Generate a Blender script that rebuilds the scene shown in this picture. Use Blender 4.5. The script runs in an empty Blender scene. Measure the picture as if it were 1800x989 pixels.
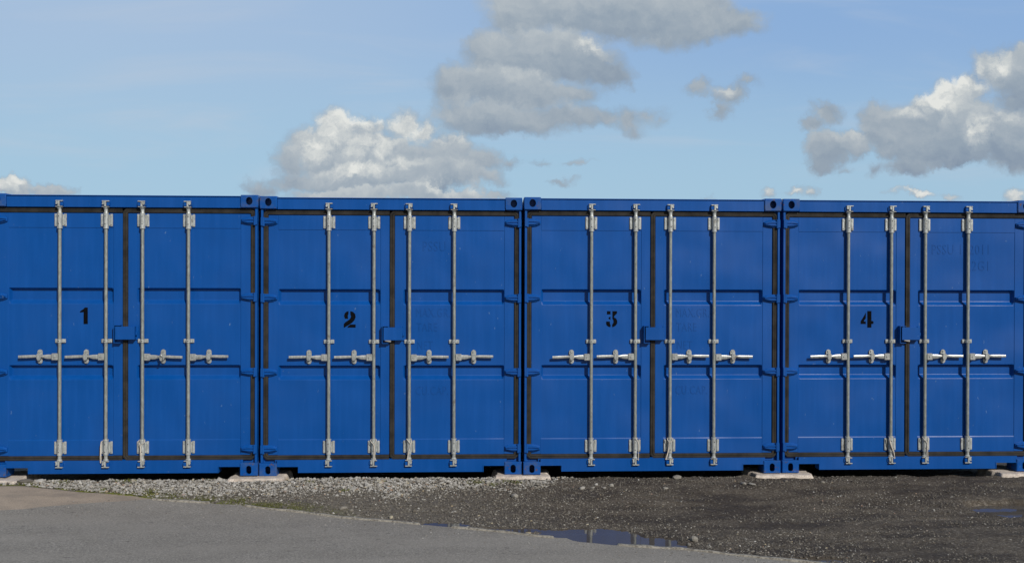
import bpy, bmesh, math, random
import numpy as np
from mathutils import Vector, Matrix
random.seed(4); rng = np.random.default_rng(11)
scene = bpy.context.scene
col = scene.collection
R = math.radians

# ------------------------------------------------------------------ camera
YAW, PITCH, ROLL = 0.0461, -0.0039, 0.0028
CAM = np.array([4.364, -9.2916, 1.84])
def cam_axes():
    cy, sy = math.cos(YAW), math.sin(YAW)
    f = np.array([sy, cy, 0.]); r = np.array([cy, -sy, 0.]); u = np.array([0, 0, 1.])
    cp, sp = math.cos(PITCH), math.sin(PITCH)
    f2 = cp*f + sp*u; u2 = cp*u - sp*f
    cr, sr = math.cos(ROLL), math.sin(ROLL)
    return cr*r + sr*u2, -sr*r + cr*u2, f2
AX = cam_axes()
cd = bpy.data.cameras.new('camera'); cam = bpy.data.objects.new('camera', cd); col.objects.link(cam)
cd.lens = 35; cd.sensor_width = 36; cd.clip_start = 0.1; cd.clip_end = 5000
m = Matrix.Identity(4)
for i, v in enumerate((AX[0], AX[1], -AX[2])):
    for j in range(3): m[j][i] = v[j]
for j in range(3): m[j][3] = CAM[j]
cam.matrix_world = m
scene.camera = cam
scene.view_settings.view_transform = 'Standard'; scene.view_settings.look = 'None'
scene.view_settings.gamma = 1; scene.view_settings.use_curve_mapping = False
scene.view_settings.exposure = -0.55

# ------------------------------------------------------------------ sun
SUN = Vector((0.56, -1.0, 0.76)).normalized()
sd = bpy.data.lights.new('sun', 'SUN'); sun = bpy.data.objects.new('sun', sd); col.objects.link(sun)
sd.energy = 5.0; sd.angle = R(0.55); sd.color = (1.0, 0.955, 0.88)
sun.rotation_euler = SUN.to_track_quat('Z', 'Y').to_euler(); sun.location = (12, -15, 14)

# ------------------------------------------------------------------ sky: Nishita and cumulus in direction space
def sky_uv(px, py):
    d = AX[0]*((px-900)/1750) - AX[1]*((py-494.5)/1750) + AX[2]
    return d[0]/d[1], d[2]/d[1]
# each bank: blobs (px, py, rx, ry), top, bottom, light at top and bottom, edge softness
BANKS = [
 ([(930,5,92,56),(1010,14,125,52),(1110,14,135,52),(1190,36,115,54),(1272,46,84,34),(895,30,50,44),(1240,15,60,30)], -30, 96, .52, .13, .015),
 ([(905,98,94,54),(985,94,116,52),(1062,124,60,32),(862,112,60,34),(930,70,80,30)], 56, 150, .54, .12, .012),
 ([(812,150,64,38),(905,158,118,38),(1000,162,64,26),(860,140,80,30)], 120, 200, .56, .12, .013),
 ([(802,196,52,32),(872,206,118,33),(985,206,84,29),(1060,205,44,22),(1108,204,36,28),(1145,196,36,22),(1172,205,22,16),(1120,226,24,14),(1165,190,18,12)], 170, 238, .52, .18, .013),
 ([(585,228,42,34),(548,262,52,34),(512,285,32,28),(630,236,34,30),(660,226,24,20),(708,222,34,32),(742,236,34,26),(790,264,60,34),(845,286,46,30),(650,285,130,50),(740,300,120,40)], 195, 335, .74, .18, .009),
 ([(455,332,36,16),(530,318,60,20),(640,318,120,24),(770,305,90,22),(850,318,40,18)], 296, 342, .54, .22, .008),
 ([(610,345,110,12),(760,345,110,14),(870,347,30,8)], 330, 352, .66, .45, .006),
 ([(1238,154,28,20),(1280,168,34,22),(1262,198,14,18),(1310,150,20,8)], 140, 200, .48, .22, .008),
 ([(1454,203,32,26),(1432,226,24,22)], 185, 245, .44, .2, .007),
 ([(1455,266,34,38),(1496,256,34,28),(1448,292,26,18)], 232, 305, .60, .12, .006),
 ([(1562,214,56,52),(1600,236,96,54),(1620,192,60,38),(1668,162,50,34),(1702,150,40,30),(1690,225,110,66),(1785,240,90,62),(1660,264,120,34)], 135, 292, .62, .14, .009),
 ([(1748,112,48,38),(1795,122,66,52),(1800,168,60,34)], 78, 190, .58, .16, .011),
 ([(1590,298,42,20),(1640,291,40,12),(1535,303,18,13)], 286, 310, .34, .14, .007),
 ([(25,326,50,20),(88,332,44,10)], 306, 345, .74, .40, .005),
 ([(1240,348,14,5),(1354,344,13,7),(1405,345,18,9),(1430,347,12,11),(1607,346,36,8),(1675,349,14,7),(1790,343,16,14)], 336, 352, .84, .5, .004),
 ([(985,325,22,6),(950,293,18,6),(1012,294,26,5),(905,288,14,8),(1482,305,16,4)], 284, 330, .40, .25, .008)]
BRIGHT = [(582,222,46,34),(625,225,26,22),(662,215,26,16),(700,205,24,22),(735,225,34,22),(780,238,48,16),(565,262,44,26),(640,262,60,26),(620,305,60,14),(700,292,40,12),(775,330,60,10),
 (1700,130,44,28),(1640,165,50,30),(1610,182,28,18),(1660,185,24,20),(1725,232,28,34),(1760,205,34,16),(1760,110,26,24),(1510,235,16,14),
 (25,320,44,14),(1280,160,18,10),(1240,349,14,5),(1354,344,13,5),(1405,345,16,6),(1605,346,34,6),(1045,75,26,14),(1240,348,12,5)]
w = bpy.data.worlds.new('World'); scene.world = w; w.use_nodes = True
nt = w.node_tree; nt.nodes.clear()
class NB:
    def __init__(s, tree): s.t = tree
    def n(s, typ, **kw):
        nd = s.t.nodes.new(typ)
        for k, v in kw.items(): setattr(nd, k, v)
        return nd
    def put(s, sock, v):
        if isinstance(v, bpy.types.NodeSocket): s.t.links.new(v, sock)
        else: sock.default_value = v
    def math(s, op, a, b=0.0, c=None, clamp=False):
        nd = s.n('ShaderNodeMath', operation=op, use_clamp=clamp)
        s.put(nd.inputs[0], a); s.put(nd.inputs[1], b)
        if c is not None: s.put(nd.inputs[2], c)
        return nd.outputs[0]
    def vmath(s, op, a, b=None, c=None):
        nd = s.n('ShaderNodeVectorMath', operation=op)
        s.put(nd.inputs[0], a)
        if b is not None: s.put(nd.inputs[1], b)
        if c is not None: s.put(nd.inputs[2], c)
        return nd.outputs['Value'] if op in ('DOT_PRODUCT', 'LENGTH') else nd.outputs[0]
    def scale(s, a, f):
        nd = s.n('ShaderNodeVectorMath', operation='SCALE'); s.put(nd.inputs[0], a); nd.inputs['Scale'].default_value = f
        return nd.outputs[0]
    def noise(s, vec, sc, det=4, rough=0.5, color=False, dist=0.0):
        nd = s.n('ShaderNodeTexNoise'); s.put(nd.inputs['Vector'], vec)
        nd.inputs['Scale'].default_value = sc; nd.inputs['Detail'].default_value = det
        nd.inputs['Roughness'].default_value = rough; nd.inputs['Distortion'].default_value = dist
        return nd.outputs['Color' if color else 'Fac']
    def remap(s, v, a, b, c=0.0, d=1.0, smooth=True):
        nd = s.n('ShaderNodeMapRange', interpolation_type='SMOOTHSTEP' if smooth else 'LINEAR')
        s.put(nd.inputs['Value'], v)
        for k, x in zip(('From Min', 'From Max', 'To Min', 'To Max'), (a, b, c, d)): nd.inputs[k].default_value = x
        return nd.outputs['Result']
    def mix(s, f, a, b, blend='MIX'):
        nd = s.n('ShaderNodeMix', data_type='RGBA', blend_type=blend)
        s.put(nd.inputs[0], f)
        for k, v in ((6, a), (7, b)):
            s.put(nd.inputs[k], v if isinstance(v, bpy.types.NodeSocket) else (*v, 1.0))
        return nd.outputs[2]
    def ramp(s, f, stops):
        nd = s.n('ShaderNodeValToRGB'); s.put(nd.inputs[0], f); e = nd.color_ramp.elements
        while len(e) > 1: e.remove(e[-1])
        e[0].position = stops[0][0]; e[0].color = (*stops[0][1], 1)
        for p, c in stops[1:]:
            q = e.new(p); q.color = (*c, 1)
        return nd.outputs[0]

def blob_field(b, P, blobs, grow=1.0):
    acc = None
    for (px, py, rx, ry) in blobs:
        u, v = sky_uv(px, py); ix, iy = 1750/(rx*grow), 1750/(ry*grow)
        q = b.vmath('MULTIPLY_ADD', P, (ix, iy, 0), (-u*ix, -v*iy, 0))
        rm = math.sqrt(rx*ry)*0.8*grow/1750
        sd_ = b.math('MULTIPLY_ADD', b.vmath('LENGTH', q), -rm, rm)
        acc = sd_ if acc is None else b.math('SMOOTH_MAX', acc, sd_, 0.006)
    return acc
b = NB(nt)
tc = b.n('ShaderNodeTexCoord').outputs['Generated']
sep = b.n('ShaderNodeSeparateXYZ'); b.put(sep.inputs[0], tc)
dx, dy, dz = sep.outputs
front = b.math('GREATER_THAN', dy, 0.05)
inv = b.math('DIVIDE', 1.0, b.math('MAXIMUM', b.math('ABSOLUTE', dy), 0.05))
comb = b.n('ShaderNodeCombineXYZ'); b.put(comb.inputs[0], b.math('MULTIPLY', dx, inv)); b.put(comb.inputs[1], b.math('MULTIPLY', dz, inv))
P = comb.outputs[0]
w1 = b.scale(b.vmath('SUBTRACT', b.noise(P, 10, 2, 0.5, True), (0.5, 0.5, 0.5)), 0.040)
w2 = b.scale(b.vmath('SUBTRACT', b.noise(P, 55, 6, 0.66, True), (0.5, 0.5, 0.5)), 0.024)
P1 = b.vmath('ADD', P, b.vmath('ADD', w1, w2))
nA = b.noise(P1, 34, 8, 0.62); nB = b.noise(b.vmath('ADD', P1, (0.0025, 0.0075, 0.0)), 34, 8, 0.62)
nz = b.math('MULTIPLY', b.math('SUBTRACT', nA, 0.5), 0.022)
emb = b.math('MULTIPLY', b.math('SUBTRACT', nA, nB), 1.5)
vor = b.n('ShaderNodeTexVoronoi', feature='SMOOTH_F1'); b.put(vor.inputs['Vector'], P1); vor.inputs['Scale'].default_value = 48; vor.inputs['Smoothness'].default_value = 0.35
puff = b.math('MULTIPLY', b.math('SUBTRACT', 0.42, vor.outputs['Distance']), 0.75)
hi = b.remap(blob_field(b, P1, BRIGHT, 1.05), -0.006, 0.010)
sc = b.vmath('MULTIPLY', P1, (1.0, 2.6, 1.0))
band = b.math('MULTIPLY', b.math('SUBTRACT', b.noise(sc, 11, 5, 0.55), 0.5), 0.55)
tex = b.math('ADD', b.math('ADD', b.math('MULTIPLY', emb, b.math('MULTIPLY_ADD', hi, 0.85, 0.30)), band), b.math('MULTIPLY', puff, b.math('MULTIPLY_ADD', hi, 0.7, 0.15)))
sepP = b.n('ShaderNodeSeparateXYZ'); b.put(sepP.inputs[0], P1); v1 = sepP.outputs[1]
alpha = None; light = None
for blobs, yt, yb, lt, lb, soft in BANKS:
    sdv = b.math('ADD', blob_field(b, P1, blobs, 1.04), nz)
    al = b.remap(sdv, -0.003, soft)
    xm = sum(q[0] for q in blobs)/len(blobs)
    li = b.remap(v1, sky_uv(xm, yb)[1], sky_uv(xm, yt)[1], lb, lt, smooth=False)
    if alpha is None: alpha, light = al, li
    else:
        ia = b.math('SUBTRACT', 1.0, al)
        light = b.math('MULTIPLY_ADD', light, ia, b.math('MULTIPLY', li, al))
        alpha = b.math('SUBTRACT', 1.0, b.math('MULTIPLY', b.math('SUBTRACT', 1.0, alpha), ia))
alpha = b.math('MULTIPLY', alpha, front)
light = b.math('ADD', b.math('MULTIPLY_ADD', hi, 0.30, light), tex)
ccol = b.ramp(light, [(0.0, (0.33, 0.43, 0.57)), (0.25, (0.45, 0.55, 0.66)), (0.5, (0.62, 0.70, 0.77)), (0.75, (0.86, 0.91, 0.92)), (1.0, (1.12, 1.14, 1.10))])
sky = b.n('ShaderNodeTexSky', sky_type='NISHITA'); sky.sun_disc = False
sky.sun_elevation = math.asin(SUN.z); sky.sun_rotation = math.atan2(SUN.x, SUN.y)
sky.altitude = 50; sky.air_density = 1.0; sky.dust_density = 0.8; sky.ozone_density = 1.4
SKYK = 0.065
sc1 = b.vmath('MULTIPLY', P, (1.2, 9.0, 1.0))
cir = b.remap(b.noise(sc1, 2.2, 5, 0.55, dist=0.6), 0.46, 0.78, 0.0, 0.42)
vz = b.math('MULTIPLY', dz, inv); ux = b.math('MULTIPLY', dx, inv)
low, hiL, hiR = (0.60, 0.92, 1.20), (0.66, 0.89, 1.20), (0.44, 0.72, 1.18)
lr = b.math('ADD', b.remap(ux, -0.45, 0.40), b.math('MULTIPLY', b.math('SUBTRACT', b.noise(P, 1.6, 2, 0.5), 0.5), 0.5))
thin = b.mix(b.remap(vz, 0.09, 0.27), low, b.mix(lr, hiL, hiR))
skyk = b.scale(sky.outputs[0], SKYK)
sky1 = b.mix(b.math('MULTIPLY', 0.80, front), skyk, thin)
sky1 = b.mix(b.math('MULTIPLY', cir, front), sky1, (0.78, 0.86, 0.98))
# behind the camera the same broken cloud, only met in reflections
backn = b.noise(b.vmath('MULTIPLY', P, (1.0, 2.0, 1.0)), 2.3, 6, 0.6)
backa = b.math('MULTIPLY', b.remap(backn, 0.5, 0.72), b.math('MULTIPLY', b.math('SUBTRACT', 1.0, front), b.math('GREATER_THAN', dz, 0.0)))
sky2 = b.mix(backa, sky1, (0.70, 0.74, 0.76))
fin = b.mix(alpha, sky2, ccol)
bg = b.n('ShaderNodeBackground'); b.put(bg.inputs['Color'], fin); bg.inputs['Strength'].default_value = 1.0
wo = b.n('ShaderNodeOutputWorld'); nt.links.new(bg.outputs[0], wo.inputs['Surface'])

# ------------------------------------------------------------------ materials
def mat(name):
    mt = bpy.data.materials.new(name); mt.use_nodes = True
    mb = NB(mt.node_tree); bs = mt.node_tree.nodes['Principled BSDF']
    mb.pos = mb.n('ShaderNodeNewGeometry').outputs['Position']
    return mt, mb, bs
def setb(mb, bs, **kw):
    for k, v in kw.items():
        k = k.replace('_', ' ')
        if isinstance(v, tuple): v = (*v, 1.0)
        mb.put(bs.inputs[k], v)
def bump(mb, bs, h, dist, strength=1.0, prev=None):
    nd = mb.n('ShaderNodeBump'); nd.inputs['Strength'].default_value = strength; nd.inputs['Distance'].default_value = dist
    mb.put(nd.inputs['Height'], h)
    if prev: mb.put(nd.inputs['Normal'], prev)
    mb.put(bs.inputs['Normal'], nd.outputs[0]); return nd.outputs[0]
BLUE = (0.0012, 0.069, 0.302)
def blue_paint(name, c=BLUE, worn=0.0, dark=1.0):
    mt, mb, bs = mat(name)
    c = tuple(x*dark for x in c)
    streak = mb.noise(mb.vmath('MULTIPLY', mb.pos, (9, 9, 0.7)), 2.2, 5, 0.6)
    blot = mb.noise(mb.pos, 1.7, 4, 0.55)
    c1 = mb.mix(mb.remap(streak, 0.35, 0.75), c, tuple(x*1.10+0.002 for x in c))
    c2 = mb.mix(mb.remap(blot, 0.42, 0.75, 0, 0.5), c1, tuple(x*0.95+0.005 for x in c))
    # pale scuffs, and rust where the paint has gone
    sv = mb.vmath('MULTIPLY', mb.pos, (1.0, 1.0, 0.45))
    scuff = mb.remap(mb.noise(sv, 34, 3, 0.6), 0.715-0.02*worn, 0.75-0.02*worn, 0, 0.5)
    c3 = mb.mix(scuff, c2, (0.16, 0.26, 0.42))
    if worn:
        rust = mb.remap(mb.noise(mb.pos, 21, 6, 0.65), 0.70-0.07*worn, 0.73-0.07*worn)
        c3 = mb.mix(mb.math('MULTIPLY', rust, 0.75), c3, (0.12, 0.062, 0.034))
        dirt = mb.remap(mb.noise(mb.pos, 7, 5, 0.6), 0.45, 0.7, 0, 0.45)
        c3 = mb.mix(dirt, c3, (0.10, 0.12, 0.14))
    setb(mb, bs, Base_Color=c3, Roughness=mb.remap(blot, 0.3, 0.7, 0.32, 0.42), Specular_IOR_Level=0.30)
    n1 = bump(mb, bs, mb.noise(mb.pos, 2.0, 1, 0.4), 0.045, 0.8)
    bump(mb, bs, mb.noise(mb.pos, 160, 2, 0.5), 0.0006, 0.5, n1)
    return mt
M_BLUE = blue_paint('blue_paint'); M_WORN = blue_paint('worn_blue_paint', worn=1.3)
M_GHOST = blue_paint('overpainted_lettering_blue', dark=0.91)
def steel(name, c, metal, rough, sp=0.35):
    mt, mb, bs = mat(name)
    n = mb.noise(mb.vmath('MULTIPLY', mb.pos, (1, 1, 0.35)), 60, 5, 0.65)
    cc = mb.mix(mb.remap(n, 0.35, 0.72), tuple(x*(1-sp) for x in c), c)
    dk = mb.remap(mb.noise(mb.pos, 17, 4, 0.6), 0.60, 0.70, 0, 0.6)
    cc = mb.mix(dk, cc, (0.17, 0.14, 0.11))
    setb(mb, bs, Base_Color=cc, Metallic=metal, Roughness=rough)
    bump(mb, bs, n, 0.0012, 0.5); return mt
M_ROD = steel('galvanised_rod_steel', (0.40, 0.435, 0.415), 0.45, 0.42)
M_BRACKET = steel('zinc_plate', (0.60, 0.63, 0.62), 0.35, 0.42, 0.40)
M_HANDLE = steel('forged_galvanised_steel', (0.55, 0.57, 0.56), 0.45, 0.38, 0.35)
def simple(name, c, rough, var=0.25, sc=12, metal=0.0, bd=0.001, spec=0.5):
    mt, mb, bs = mat(name)
    n = mb.noise(mb.pos, sc, 5, 0.6)
    setb(mb, bs, Base_Color=mb.mix(mb.remap(n, 0.3, 0.7), tuple(x*(1-var) for x in c), tuple(min(1, x*(1+var)) for x in c)), Roughness=rough, Metallic=metal, Specular_IOR_Level=spec)
    bump(mb, bs, n, bd, 0.6); return mt
M_RUBBER = simple('weathered_rubber', (0.030, 0.0275, 0.025), 0.75, 0.35, 9, spec=.2)
M_BLACK = simple('black_stencil_paint', (0.004, 0.0045, 0.006), 0.9, 0.2, 40, spec=.05)
M_CORD = simple('pale_cord', (0.60, 0.55, 0.48), 0.85, 0.15, 60)
M_PADLOCK = simple('brushed_padlock_steel', (0.62, 0.60, 0.56), 0.32, 0.1, 30, 0.7)
M_HOLE_SHADE = simple('dark_bolt_recess', (0.03, 0.03, 0.03), 0.7, 0.2, 30)  # near-black colour stands for the shade inside bolt holes
M_FLOOR = simple('container_underside', (0.03, 0.03, 0.032), 0.8, 0.3, 6)

# ------------------------------------------------------------------ mesh helpers
class M:
    def __init__(s): s.bm = bmesh.new()
    def box(s, x0, x1, y0, y1, z0, z1, bev=0.0):
        t = bmesh.new(); vs = [t.verts.new((x, y, z)) for x in (x0, x1) for y in (y0, y1) for z in (z0, z1)]
        for f in ((0,1,3,2), (4,6,7,5), (0,4,5,1), (2,3,7,6), (0,2,6,4), (1,5,7,3)): t.faces.new([vs[i] for i in f])
        if bev: bmesh.ops.bevel(t, geom=list(t.edges), offset=bev, segments=1, affect='EDGES')
        s.add(t); return s
    def add(s, t, mtx=None):
        mp = {}
        for v in t.verts: mp[v] = s.bm.verts.new(mtx @ v.co if mtx else v.co)
        for f in t.faces:
            try: s.bm.faces.new([mp[v] for v in f.verts])
            except ValueError: pass
        t.free()
    def tube(s, pts, rads, n=12, cap=True):
        rings = []
        for i, p in enumerate(pts):
            p = Vector(p); a = Vector(pts[max(0, i-1)]); c = Vector(pts[min(len(pts)-1, i+1)])
            d = (c-a); d = d.normalized() if d.length > 1e-9 else Vector((0, 0, 1))
            ref = Vector((0, 1, 0)) if abs(d.y) < 0.9 else Vector((1, 0, 0))
            e1 = d.cross(ref).normalized(); e2 = d.cross(e1)
            r = rads[i] if isinstance(rads, (list, tuple)) else rads
            rings.append([s.bm.verts.new(p + e1*r*math.cos(2*math.pi*k/n) + e2*r*math.sin(2*math.pi*k/n)) for k in range(n)])
        for A, B in zip(rings, rings[1:]):
            for k in range(n): s.bm.faces.new((A[k], A[(k+1) % n], B[(k+1) % n], B[k]))
        if cap: s.bm.faces.new(rings[0]); s.bm.faces.new(rings[-1][::-1])
        return s
    def bprism(s, poly, y0, y1, bev):  # the same with a chamfered front rim
        cx = sum(p[0] for p in poly)/len(poly); cz = sum(p[1] for p in poly)/len(poly)
        n = len(poly); inn = []
        for k in range(n):
            a, p, c = Vector(poly[k-1]), Vector(poly[k]), Vector(poly[(k+1) % n]); d1 = (p-a).normalized(); d2 = (c-p).normalized()
            n1 = Vector((-d1.y, d1.x)); n2 = Vector((-d2.y, d2.x)); m_ = (n1+n2).normalized(); q = p+m_*bev/max(.4, m_.dot(n1))
            if (q-Vector((cx, cz))).length > (p-Vector((cx, cz))).length: q = p-m_*bev/max(.4, m_.dot(n1))
            inn.append(q)
        A = [s.bm.verts.new((q.x, y0, q.y)) for q in inn]; B = [s.bm.verts.new((x, y0+bev, z)) for x, z in poly]; C = [s.bm.verts.new((x, y1, z)) for x, z in poly]
        s.bm.faces.new(A); s.bm.faces.new(C[::-1])
        for k in range(n):
            j = (k+1) % n; s.bm.faces.new((A[k], B[k], B[j], A[j])); s.bm.faces.new((B[k], C[k], C[j], B[j]))
        return s
    def prism(s, poly, y0, y1):      # polygon in xz, extruded in y
        A = [s.bm.verts.new((x, y0, z)) for x, z in poly]; B = [s.bm.verts.new((x, y1, z)) for x, z in poly]
        s.bm.faces.new(A); s.bm.faces.new(B[::-1]); n = len(poly)
        for k in range(n): s.bm.faces.new((A[k], B[k], B[(k+1) % n], A[(k+1) % n]))
        return s
    def loft(s, secs):               # list of rings of equal length
        rings = [[s.bm.verts.new(p) for p in r] for r in secs]; n = len(rings[0])
        for A, B in zip(rings, rings[1:]):
            for k in range(n): s.bm.faces.new((A[k], A[(k+1) % n], B[(k+1) % n], B[k]))
        s.bm.faces.new(rings[0]); s.bm.faces.new(rings[-1][::-1]); return s
    def sweep(s, path, prof, closed):  # path in xz; prof = (offset to the left of travel, y)
        n = len(path); rings = []
        for i, p in enumerate(path):
            p = Vector(p)
            a = Vector(path[i-1]) if (closed or i > 0) else None
            c = Vector(path[(i+1) % n]) if (closed or i < n-1) else None
            d1 = (p-a).normalized() if a is not None else (c-p).normalized()
            d2 = (c-p).normalized() if c is not None else d1
            n1 = Vector((-d1.y, d1.x)); n2 = Vector((-d2.y, d2.x)); mm = (n1+n2).normalized(); k = 1/max(0.3, mm.dot(n1))
            rings.append([s.bm.verts.new((p.x+mm.x*k*o, y, p.y+mm.y*k*o)) for o, y in prof])
        m_ = len(prof)
        for i in range(n if closed else n-1):
            A, B = rings[i], rings[(i+1) % n]
            for k in range(m_-1): s.bm.faces.new((A[k], A[k+1], B[k+1], B[k]))
        if not closed: s.bm.faces.new(rings[0]); s.bm.faces.new(rings[-1][::-1])
        return s
    def quad(s, *p): s.bm.faces.new([s.bm.verts.new(q) for q in p]); return s
    def mirror(s, c):                # reflect about x = c/2
        for v in s.bm.verts: v.co.x = c - v.co.x
        return s
    def build(s, name, material, parent=None, smooth=False, recalc=True):
        bmesh.ops.remove_doubles(s.bm, verts=s.bm.verts, dist=1e-6)
        if recalc: bmesh.ops.recalc_face_normals(s.bm, faces=s.bm.faces)
        me = bpy.data.meshes.new(name); s.bm.to_mesh(me); s.bm.free()
        if smooth:
            me.polygons.foreach_set('use_smooth', [True]*len(me.polygons))
            me.set_sharp_from_angle(angle=R(35))
        me.materials.append(material)
        o = bpy.data.objects.new(name, me); col.objects.link(o)
        if parent: o.parent = parent
        return o
def tag(o, label=None, cat=None, group=None, kind=None):
    for k, v in (('label', label), ('category', cat), ('group', group), ('kind', kind)):
        if v: o[k] = v
    return o
def empty(name, loc):
    o = bpy.data.objects.new(name, None); o.location = loc; o.empty_display_size = 0.2; col.objects.link(o); return o
def copy_tree(o, parent=None):
    kids = [c for c in bpy.data.objects if c.parent == o]
    c = o.copy(); col.objects.link(c); c.parent = parent
    for k in kids: copy_tree(k, c)
    return c

# ------------------------------------------------------------------ ground levels and outlines (metres)
KERB = [(1.663,-0.661),(2.012,-0.744),(2.467,-0.858),(2.95,-1.03),(3.361,-1.195),(3.829,-1.341),(4.284,-1.552),(4.718,-1.722),(4.928,-1.829),(5.135,-1.902),(5.167,-1.99),(5.529,-2.105),(5.924,-2.21),(6.289,-2.384),(6.678,-2.552),(7.1,-2.74),(8.2,-3.2),(10.5,-4.1),(16,-6.2),(60,-24)]
SLABB = [(-30,-9.0),(-6,-2.9),(-1.5,-1.62),(0.32,-1.038),(0.547,-0.942),(0.8,-0.891),(1.092,-0.811),(1.396,-0.745),(1.663,-0.663)]
SLABT = [(-30,-0.16),(-0.124,-0.15),(0.201,-0.186),(0.438,-0.214),(0.87,-0.362),(1.205,-0.475),(1.532,-0.58),(1.72,-0.668)]
GRAVL = [(-0.5,-0.55),(1.847,-0.60),(2.836,-0.62),(3.424,-0.68),(3.8,-0.64),(4.52,-0.44),(5.2,-0.22),(5.50,0.0),(5.7,0.3)]
def interp(line, x): a = np.array(line); return np.interp(x, a[:, 0], a[:, 1])
def macro(y):
    s = np.clip((-y-.1)/1.3, 0, 1); return -.030-.082*s*s*(3-2*s)
def vnoise(x, y, sc, seed):
    r_ = np.random.default_rng(seed); T = r_.random((256, 256))
    X = x*sc; Y = y*sc; xi = np.floor(X).astype(int); yi = np.floor(Y).astype(int); fx = X-xi; fy = Y-yi
    fx = fx*fx*(3-2*fx); fy = fy*fy*(3-2*fy); g_ = lambda a, c: T[a % 256, c % 256]
    return (g_(xi, yi)*(1-fx)+g_(xi+1, yi)*fx)*(1-fy)+(g_(xi, yi+1)*(1-fx)+g_(xi+1, yi+1)*fx)*fy
PUD = [(4.12,-1.42,0.24,0.085),(4.60,-1.61,0.34,0.080),(5.22,-1.74,0.30,0.13),(5.42,-1.80,0.25,0.20),(5.68,-1.97,0.24,0.13),(5.86,-2.10,0.14,0.06),(8.96,-1.07,0.30,0.20),(9.24,-1.11,0.28,0.21),(6.75,-2.50,0.22,0.05),(7.2,-2.72,0.25,0.05)]
WATER, WATER2 = -0.119, -0.120
def height(x, y):
    h = macro(y) + (vnoise(x, y, 1.3, 1)-.5)*.014 + (vnoise(x, y, 6, 2)-.5)*.008 + (vnoise(x, y, 21, 3)-.5)*.005
    h += np.clip(vnoise(x, y*1.6, 9, 9)-.62, 0, 1)*.02
    u_ = np.clip((y+.06+(vnoise(x, y, 8, 13)-.5)*.10)/.24, 0, 1); h -= .085*u_*u_*(3-2*u_)      # hollow under the row
    d = np.full_like(x, 9.0)
    for (px, py, rx, ry) in PUD: d = np.minimum(d, ((x-px)/rx)**2+((y-py)/ry)**2)
    d = d + (vnoise(x, y, 12, 5)-.5)*.9
    k = np.clip((1.5-d)/1.0, 0, 1)
    lvl = np.where(x > 8, WATER2, WATER)
    h = np.where(d < 30, np.maximum(h, lvl+.004), h)
    h = h*(1-k) + (lvl-.026)*k
    ka = interp(KERB, x); kb = interp(SLABB, x); e = np.where(x < 1.663, kb, ka)
    cut = np.clip((e+.02-y)/.06, 0, 1); h = h-cut*.05          # drops under the asphalt
    sl = (x < 1.72) & (y < interp(SLABT, x)-.02); h = np.where(sl, h-.03, h)
    return h
def asph_z(x, y): return macro(y) + .010 + (vnoise(x, y, .9, 7)-.5)*.006

def grid_mesh(name, X, Y, Z, material, smooth=True):
    ny, nx = X.shape; v = np.stack([X, Y, Z], -1).reshape(-1, 3)
    i = np.arange(nx*ny).reshape(ny, nx); f = np.stack([i[:-1, :-1], i[:-1, 1:], i[1:, 1:], i[1:, :-1]], -1).reshape(-1, 4)
    return np_mesh(name, v, f, material, smooth)
def np_mesh(name, v, f, material, smooth=False, attr=None):
    me = bpy.data.meshes.new(name); k = f.shape[1]
    me.vertices.add(len(v)); me.vertices.foreach_set('co', v.astype(np.float32).ravel())
    me.loops.add(f.size); me.loops.foreach_set('vertex_index', f.astype(np.int32).ravel())
    me.polygons.add(len(f)); me.polygons.foreach_set('loop_start', (np.arange(len(f))*k).astype(np.int32))
    me.polygons.foreach_set('loop_total', np.full(len(f), k, np.int32))
    me.polygons.foreach_set('use_smooth', np.full(len(f), smooth))
    if attr is not None:
        a = me.attributes.new('tone', 'FLOAT', 'POINT'); a.data.foreach_set('value', attr.astype(np.float32))
    me.update(); me.validate(); me.materials.append(material)
    o = bpy.data.objects.new(name, me); col.objects.link(o); return o
def axis(lo, hi, step, far):
    c = list(np.arange(lo, hi+step/2, step)); s = step; x = c[-1]
    while x < far: s *= 1.35; x += s; c.append(x)
    s = step; x = c[0]; pre = []
    while x > -far: s *= 1.35; x -= s; pre.append(x)
    return np.array(pre[::-1]+c)

# dirt
mt, mb, bs = mat('wet_dirt')
sp3 = mb.n('ShaderNodeSeparateXYZ'); mb.put(sp3.inputs[0], mb.pos)
grain = mb.noise(mb.pos, 48, 7, 0.82)
big = mb.noise(mb.vmath('MULTIPLY', mb.pos, (1, 2.6, 1)), 1.6, 5, 0.6)
base = mb.ramp(grain, [(0.28, (0.030, 0.023, 0.017)), (0.46, (0.082, 0.067, 0.052)), (0.56, (0.13, 0.112, 0.09)), (0.64, (0.28, 0.25, 0.215)), (0.76, (0.38, 0.35, 0.31))])
wet = mb.ramp(grain, [(0.32, (0.026, 0.020, 0.015)), (0.54, (0.060, 0.049, 0.038)), (0.64, (0.13, 0.115, 0.10)), (0.8, (0.24, 0.22, 0.19))])
c = mb.mix(mb.remap(big, 0.40, 0.62), wet, base)
dry = mb.remap(mb.math('ADD', sp3.outputs[0], mb.math('MULTIPLY', big, 2.0)), 4.4, 6.6, 1.0, 0.0)
c = mb.mix(mb.math('MULTIPLY', dry, 0.6), c, mb.mix(mb.remap(grain, .3, .7), (0.10, 0.088, 0.07), (0.25, 0.23, 0.20)))
dk = mb.math('ADD', sp3.outputs[1], mb.math('MULTIPLY_ADD', sp3.outputs[0], 0.315, 0.137))
mossm = mb.math('MULTIPLY', mb.math('MULTIPLY', mb.remap(dk, 0.34, 0.06), mb.remap(sp3.outputs[0], 2.3, 3.9, 1.0, 0.0)), mb.remap(mb.noise(mb.pos, 9, 6, 0.7), 0.38, 0.56))
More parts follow.
